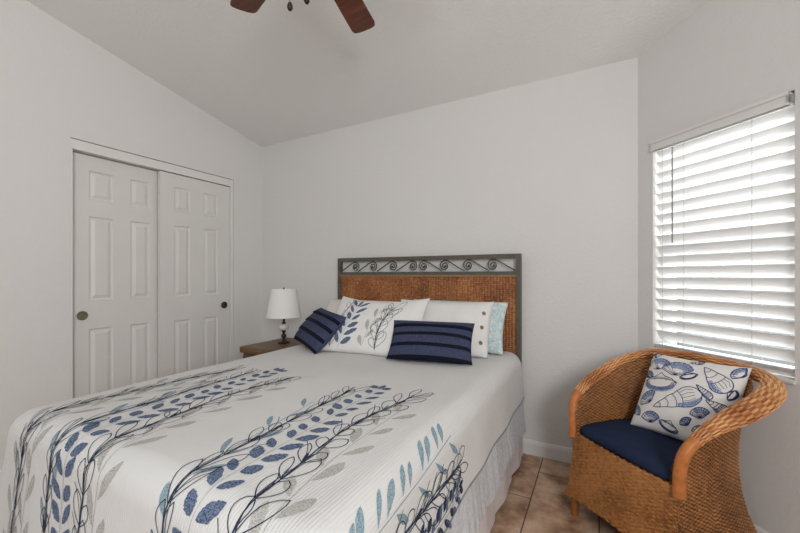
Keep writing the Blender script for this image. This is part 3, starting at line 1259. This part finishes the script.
# the shell rises to the middle of the rim all round
_, rc_, _ = rim_line(400, 0.12, TOT - 0.12)
rz = []
for t in tt:
    p_ = np.array(uplan(t, 0.285, 0.17, 0.50))
    rz.append(rc_[np.argmin(((rc_[:, :2] - p_) ** 2).sum(1)), 2])
rz = smooth_arr(np.array(rz), 14)


def shell_pt(t, z, inset=0.0):
    w_, db, ex = lerp_tab(BODY, z)
    return uplan(t, w_ - inset, 0.17, db - inset, ex, -0.012)


def woven_shell(name, z0, ztop, inset, sign, parent, rowh=0.0072, stake=0.0145, amp=0.0040):
    P = np.zeros((NV, NU, 3))
    for j in range(NV):
        k = j / (NV - 1)
        for i, t in enumerate(tt):
            zb = z0(t)
            z = zb + (ztop[i] - zb) * k
            s, d = shell_pt(t, z, inset * (1 - k ** 4))
            P[j, i] = (s, d, z)
    du = np.gradient(P, axis=1)
    dv = np.gradient(P, axis=0)
    nrm = np.cross(du, dv)
    nrm /= np.linalg.norm(nrm, axis=2, keepdims=True) + 1e-12
    U = np.cumsum(np.linalg.norm(du, axis=2), axis=1).mean(0)[None, :].repeat(NV, 0) / stake
    V = P[:, :, 2] / rowh
    P = P + nrm * (sign * weave(U, V, amp))[:, :, None]
    return grid_mesh(name, P, M['chair_rattan'], parent, np.stack([U, V], 2))


def zb_out(t):
    return 0.085 - 0.035 * math.sin(PI * t)


woven_shell('woven_body', zb_out, rz - 0.01, 0.0, -1, chair)
woven_shell('inner_back', lambda t: 0.36, rz - 0.004, 0.026, 1, chair)

# woven front apron with an arched lower edge
nuf, nvf = 240, 230
P = np.zeros((nvf, nuf, 3))
for j in range(nvf):
    for i in range(nuf):
        x = -1 + 2 * i / (nuf - 1)
        zlo = 0.088 + 0.040 * (1 - abs(x) ** 2.2)
        z = zlo + (0.428 - zlo) * j / (nvf - 1)
        w_ = lerp_tab(BODY, z)[0]
        P[j, i] = (x * w_, -0.004 - 0.012 * (0.43 - z) / 0.35 - 0.014 * (1 - x * x), z)
U = P[:, :, 0] / 0.0145
V = P[:, :, 2] / 0.0072
P[:, :, 1] -= weave(U, V, 0.0040)
ap = grid_mesh('front_apron', P, M['chair_rattan'], chair, np.stack([U, V], 2))
md = ap.modifiers.new('thick', 'SOLIDIFY')
md.thickness = 0.012
md.offset = 0

# seat deck hidden by the cushion
bm = bmesh.new()
ring = [uplan(t, 0.225, 0.17, 0.42) for t in np.linspace(0, 1, 40)]
a = [bm.verts.new((s, d, 0.418)) for s, d in ring]
b = [bm.verts.new((s, d, 0.400)) for s, d in ring]
bm.faces.new(a)
bm.faces.new(b[::-1])
for i in range(40):
    bm.faces.new((a[i], a[(i + 1) % 40], b[(i + 1) % 40], b[i]))
obj('seat_deck', bm, M['chair_wood'], chair)

def rim_tube(name, n, s0, s1, npz, mat, strands):
    q, c, tn = rim_line(n, s0, s1)
    P = np.zeros((n, npz, 3))
    U = np.zeros((n, npz))
    V = np.zeros((n, npz))
    for i in range(n):
        k = min(q[i], TOT - q[i])
        g = min(1.0, max(0.0, (k - 0.20) / 0.26))
        g = g * g * (3 - 2 * g)
        rw, rh = 0.0205 + 0.0185 * g, 0.0205 + 0.0055 * g
        out = np.array([c[i, 0], max(0, c[i, 1] - 0.24) * 1.1, 0])
        if np.linalg.norm(out) < 1e-6:
            out = np.array([0, 1.0, 0])
        out -= tn[i] * np.dot(out, tn[i])
        out /= np.linalg.norm(out)
        nn_ = np.cross(tn[i], out)
        if nn_[2] < 0:
            nn_ = -nn_
        # the roll turns outwards and down
        ca, sa = math.cos(-0.45 * g), math.sin(-0.45 * g)
        o2, n2 = out * ca + nn_ * sa, nn_ * ca - out * sa
        ctr = c[i] + out * 0.004 * g
        for j in range(npz):
            t = j / (npz - 1)
            an = 2 * PI * t
            if strands:
                U[i, j] = q[i] / 0.034
                V[i, j] = t * strands + q[i] / 0.12
                h = float(weave(np.array(U[i, j]), np.array(V[i, j]), 0.0042))
            else:
                U[i, j] = t * 2
                V[i, j] = q[i] / 0.006
                h = 0.0007 * abs(math.sin(PI * V[i, j]))
            P[i, j] = ctr + o2 * math.cos(an) * (rw + h) + n2 * math.sin(an) * (rh + h)
    return grid_mesh(name, P, mat, chair, np.stack([U, V], 2))


PL = 0.225
rim_tube('rolled_rim', 560, PL - 0.004, TOT - PL + 0.004, 112, M['rim_rattan'], 24)
rim_tube('wrapped_post', 120, 0, PL, 20, M['cane_wrap'], 0)
rim_tube('wrapped_post', 120, TOT - PL, TOT, 20, M['cane_wrap'], 0)
# legs
for sx, dy in ((-0.270, 0.012), (0.270, 0.012), (-0.17, 0.41), (0.17, 0.41)):
    bm = bmesh.new()
    tube(bm, [(sx, dy, 0), (sx, dy, 0.20)], [0.0175, 0.0185], 14)
    obj('leg', bm, M['chair_wood'], chair, 50)

# seat cushion
ncu, ncr = 64, 14
bm = bmesh.new()
rings = []
prof = [(0.93, 0.004), (0.975, 0.008), (0.997, 0.018), (1.0, 0.027), (0.992, 0.036), (0.965, 0.044), (0.92, 0.049), (0.75, 0.055), (0.55, 0.059), (0.3, 0.061), (0.1, 0.062)]


def cush(k):
    an = 2 * PI * k / ncu
    c_, s_ = math.cos(an), math.sin(an)
    e = 2 / 7.0
    x = 0.243 * math.copysign(abs(c_) ** e, c_)
    y = 0.215 * math.copysign(abs(s_) ** e, s_)
    x *= 1 - 0.10 * max(0, y / 0.215)
    return x, y + 0.197


for f, z in prof:
    rings.append([bm.verts.new((cush(k)[0] * f, 0.197 + (cush(k)[1] - 0.197) * f, 0.422 + z + 0.003 * math.sin(3 * k / 10))) for k in range(ncu)])
for a, b in zip(rings, rings[1:]):
    for k in range(ncu):
        bm.faces.new((a[k], a[(k + 1) % ncu], b[(k + 1) % ncu], b[k]))
bm.faces.new(rings[0][::-1])
bm.faces.new(rings[-1])
cu = obj('seat_cushion', bm, M['seat_navy'], None, 60)
cu.location = CHL
cu.rotation_euler = (0, 0, -PI / 4)
tag(cu, 'dark navy seat cushion on the wicker chair', 'cushion')

# ---- shell print pillow
INK, WASH = 0, 1


def ell(cx, cy, rx, ry, rot, a0=0, a1=2 * PI, n=26):
    c_, s_ = math.cos(rot), math.sin(rot)
    out = []
    for i in range(n + 1):
        t = a0 + (a1 - a0) * i / n
        x, y = rx * math.cos(t), ry * math.sin(t)
        out.append((cx + x * c_ - y * s_, cy + x * s_ + y * c_))
    return out


LW = 0.0024


def rotp(cx, cy, rot, pts):
    c_, s_ = math.cos(rot), math.sin(rot)
    return [(cx + x * c_ - y * s_, cy + x * s_ + y * c_) for x, y in pts]


def scallop(d, cx, cy, w_, rot, wash=True):
    w_ *= 1.05
    """Fan shell: hinge at the bottom, ribs spreading upwards."""
    rim = []
    nr = 9
    for i in range(nr * 4 + 1):
        t = i / (nr * 4)
        an = math.radians(170 - 160 * t)
        r = w_ * (0.52 + 0.025 * abs(math.sin(t * nr * PI)))
        rim.append((r * math.cos(an), r * 0.80 * math.sin(an) - w_ * 0.16))
    hinge = (0, -w_ * 0.34)
    if wash:
        k = len(rim) // 2
        d.strip(rotp(cx, cy, rot, rim[k - 8:]), rotp(cx, cy, rot, [(hinge[0] * .5 + x * .5, hinge[1] * .5 + y * .5) for x, y in rim[k - 8:]]), WASH, 0.7)
    d.stroke(rotp(cx, cy, rot, [(-w_ * .1, hinge[1])] + rim + [(w_ * .1, hinge[1]), (-w_ * .1, hinge[1])]), LW * 1.3, INK)
    for i in range(1, nr * 2, 2):
        d.stroke(rotp(cx, cy, rot, [hinge, rim[i * 2]]), LW * 0.8, INK)
    d.stroke(rotp(cx, cy, rot, [(x * .78, y * .78 + hinge[1] * .22) for x, y in rim]), LW * .6, INK)


def clam(d, cx, cy, w_, rot):
    w_ *= 1.04
    d.strip(ell(cx, cy - w_ * .08, w_ * .48, w_ * .24, rot, PI, 2 * PI, 20), ell(cx, cy - w_ * .02, w_ * .40, w_ * .14, rot, PI, 2 * PI, 20), WASH, 0.7)
    top = [(-.5, -.02), (-.36, .11), (-.14, .18), (0, .30), (.12, .19), (.34, .12), (.5, -.02)]
    d.stroke(rotp(cx, cy, rot, [(x * w_, y * w_) for x, y in top]), LW * 1.3, INK)
    for f in (1.0, 0.88, 0.76):
        d.stroke(ell(cx, cy + w_ * .02, w_ * .5 * f, w_ * .28 * f, rot, PI, 2 * PI), LW * 1.1, INK)
    for f in (0.62, 0.4):
        d.stroke(ell(cx, cy + w_ * .04, w_ * .5 * f, w_ * .17 * f, rot, 0.1, PI - 0.1), LW * 0.8, INK)
    d.stroke(ell(cx, cy + w_ * .0, w_ * .5, w_ * .1, rot, 0, PI), LW, INK)


def whelk(d, cx, cy, ln_, rot, fat=0.5, turns=4, wash=True):
    """Spiral shell: apex at -x, mouth at +x."""
    ln_ *= 1.05
    up_, dn_ = [], []
    for i in range(25):
        t = i / 24
        h = fat * ln_ / 2 * (t ** 0.8 * 1.15 if t < 0.72 else 1.15 * 0.72 ** .8 * math.sqrt(max(0, 1 - ((t - .72) / .28) ** 2)))
        bump_ = 1 + 0.10 * abs(math.sin(t * turns * PI)) if t < 0.6 else 1.08
        up_.append(((t - .5) * ln_, h * bump_))
        dn_.append(((t - .5) * ln_, -h * bump_ * 0.9))
    if wash:
        d.strip(rotp(cx, cy, rot, dn_[12:]), rotp(cx, cy, rot, [(x, y * .45) for x, y in dn_[12:]]), WASH, 0.7)
    d.stroke(rotp(cx, cy, rot, up_ + dn_[::-1]), LW * 1.3, INK)
    for k in range(1, turns + 1):
        i = min(24, int(24 * 0.62 * k / turns))
        x, h = up_[i]
        arc = [(x + ln_ * .05 * math.sin(PI * q / 8), h - 2 * h * q / 8 * .95) for q in range(9)]
        d.stroke(rotp(cx, cy, rot, arc), LW, INK)
    for k in range(5):
        y = fat * ln_ * (0.36 - 0.17 * k)
        d.stroke(rotp(cx, cy, rot, [(ln_ * .12, y * .8), (ln_ * .25, y), (ln_ * .38, y * .75)]), LW * .7, INK)


PW = 0.39


def shell_art(d):
    def at(a, b):
        return (a - .5) * PW * 0.97, (0.5 - b * 0.86) * PW * 0.95
    scallop(d, *at(.15, .17), .098, 0.15)
    scallop(d, *at(.39, .20), .118, 0.12)
    whelk(d, *at(.785, .26), .135, -0.75, 0.62, 3)
    scallop(d, *at(.945, .10), .06, 1.2)
    clam(d, *at(.54, .30), .066, 0.5)
    clam(d, *at(.25, .47), .148, 0.1)
    scallop(d, *at(.065, .37), .055, -0.4)
    whelk(d, *at(.735, .48), .075, -0.6, 0.42, 5)
    scallop(d, *at(.15, .74), .085, 0.9)
    whelk(d, *at(.50, .69), .195, 0.55, 0.48, 4)
    scallop(d, *at(.25, 1.0), .078, 0.2)
    clam(d, *at(.47, 1.06), .08, -0.3)
    scallop(d, *at(.76, .76), .07, 0.4)
    whelk(d, *at(.88, .62), .08, -0.3, 0.5, 4)
    scallop(d, *at(.64, .93), .05, 0.8)
    scallop(d, *at(.83, .98), .075, 0.2)
    scallop(d, *at(.045, .95), .06, -0.7)
    clam(d, *at(.96, .42), .05, 1.3)
    scallop(d, *at(.05, .03), .05, 0.6)
    whelk(d, *at(.55, .05), .05, 0.3, 0.5, 3)


def chl(s, d, z):
    q = math.sqrt(.5)
    return (CHL.x + s * q + d * q, CHL.y - s * q + d * q, z)


pillow('pillow', 'white square pillow printed with blue seashells on the wicker chair', chl(-.145, .225, .482), chl(.235, .262, .482), 59, PW, 0.385, 0.13,
       [M['shell_cloth'], M['t_ink'], M['t_wash']], decal=shell_art, pinch=0.05, roll=0.04, squash=(1, -1, 0.3))

# ------------------------------------------------------------------ ceiling fan
FX, FY, FZ = -0.917, 0.98, 2.45
fan = thing('ceiling_fan', 'dark bronze ceiling fan with reddish brown wooden blades', 'ceiling fan', (FX, FY, FZ))
zc_ = ceil(FY) - FZ
bm = bmesh.new()
lathe(bm, [(0, zc_ + .02), (0.065, zc_ + .02), (0.065, zc_ - .02), (0.03, zc_ - .06), (0, zc_ - .06)], 24)
obj('canopy', bm, M['fan_metal'], fan, 40)
bm = bmesh.new()
tube(bm, [(0, 0, .1), (0, 0, zc_ - .04)], 0.012, 12)
obj('downrod', bm, M['fan_metal'], fan, 40)
bm = bmesh.new()
lathe(bm, [(0, 0.13), (0.03, 0.13), (0.075, 0.105), (0.095, 0.07), (0.095, 0.02), (0.07, -0.01), (0.05, -0.02), (0.048, -0.06), (0.035, -0.075), (0, -0.078)], 32)
obj('motor', bm, M['fan_metal'], fan, 40)
for k in range(6):
    an = math.radians(102.5 + 60 * k)
    R = Matrix.Rotation(an, 4, 'Z') @ Matrix.Rotation(math.radians(-10), 4, 'X')
    bm = bmesh.new()
    out = [(0.17, 0.045), (0.25, 0.052), (0.42, 0.058), (0.556, 0.062), (0.572, 0.058), (0.581, 0.048), (0.585, 0.028), (0.586, 0.0)]
    ring = out + [(x, -y) for x, y in out[-2::-1]]
    a = [bm.verts.new(R @ Vector((x, y, 0.004))) for x, y in ring]
    b = [bm.verts.new(R @ Vector((x, y, -0.004))) for x, y in ring]
    bm.faces.new(a)
    bm.faces.new(b[::-1])
    for i in range(len(ring)):
        j = (i + 1) % len(ring)
        bm.faces.new((a[i], b[i], b[j], a[j]))
    obj('blade', bm, M['blade_wood'], fan)
    bm = bmesh.new()
    box(bm, 0.07, 0.21, -0.018, 0.018, 0.004, 0.010, 0.002, 0, R)
    box(bm, 0.19, 0.25, -0.035, 0.035, 0.004, 0.009, 0.002, 0, R)
    obj('blade_bracket', bm, M['fan_metal'], fan)
CR = (math.cos(TH), math.sin(TH))
for off, zend in ((-0.053, 2.142 - FZ), (0.007, 2.166 - FZ)):
    px, py = CR[0] * off, CR[1] * off
    bm = bmesh.new()
    tube(bm, [(px, py, -0.06), (px, py, zend + .02)], 0.0012, 6)
    ch_ = obj('pull_chain', bm, M['fan_metal'], fan)
    bm = bmesh.new()
    lathe(bm, [(0, zend + .03), (0.006, zend + .026), (0.010, zend + .014), (0.010, zend + .008), (0.006, zend), (0, zend - .002)], 14, (px, py))
    obj('weight', bm, M['fan_metal'], ch_, 50)
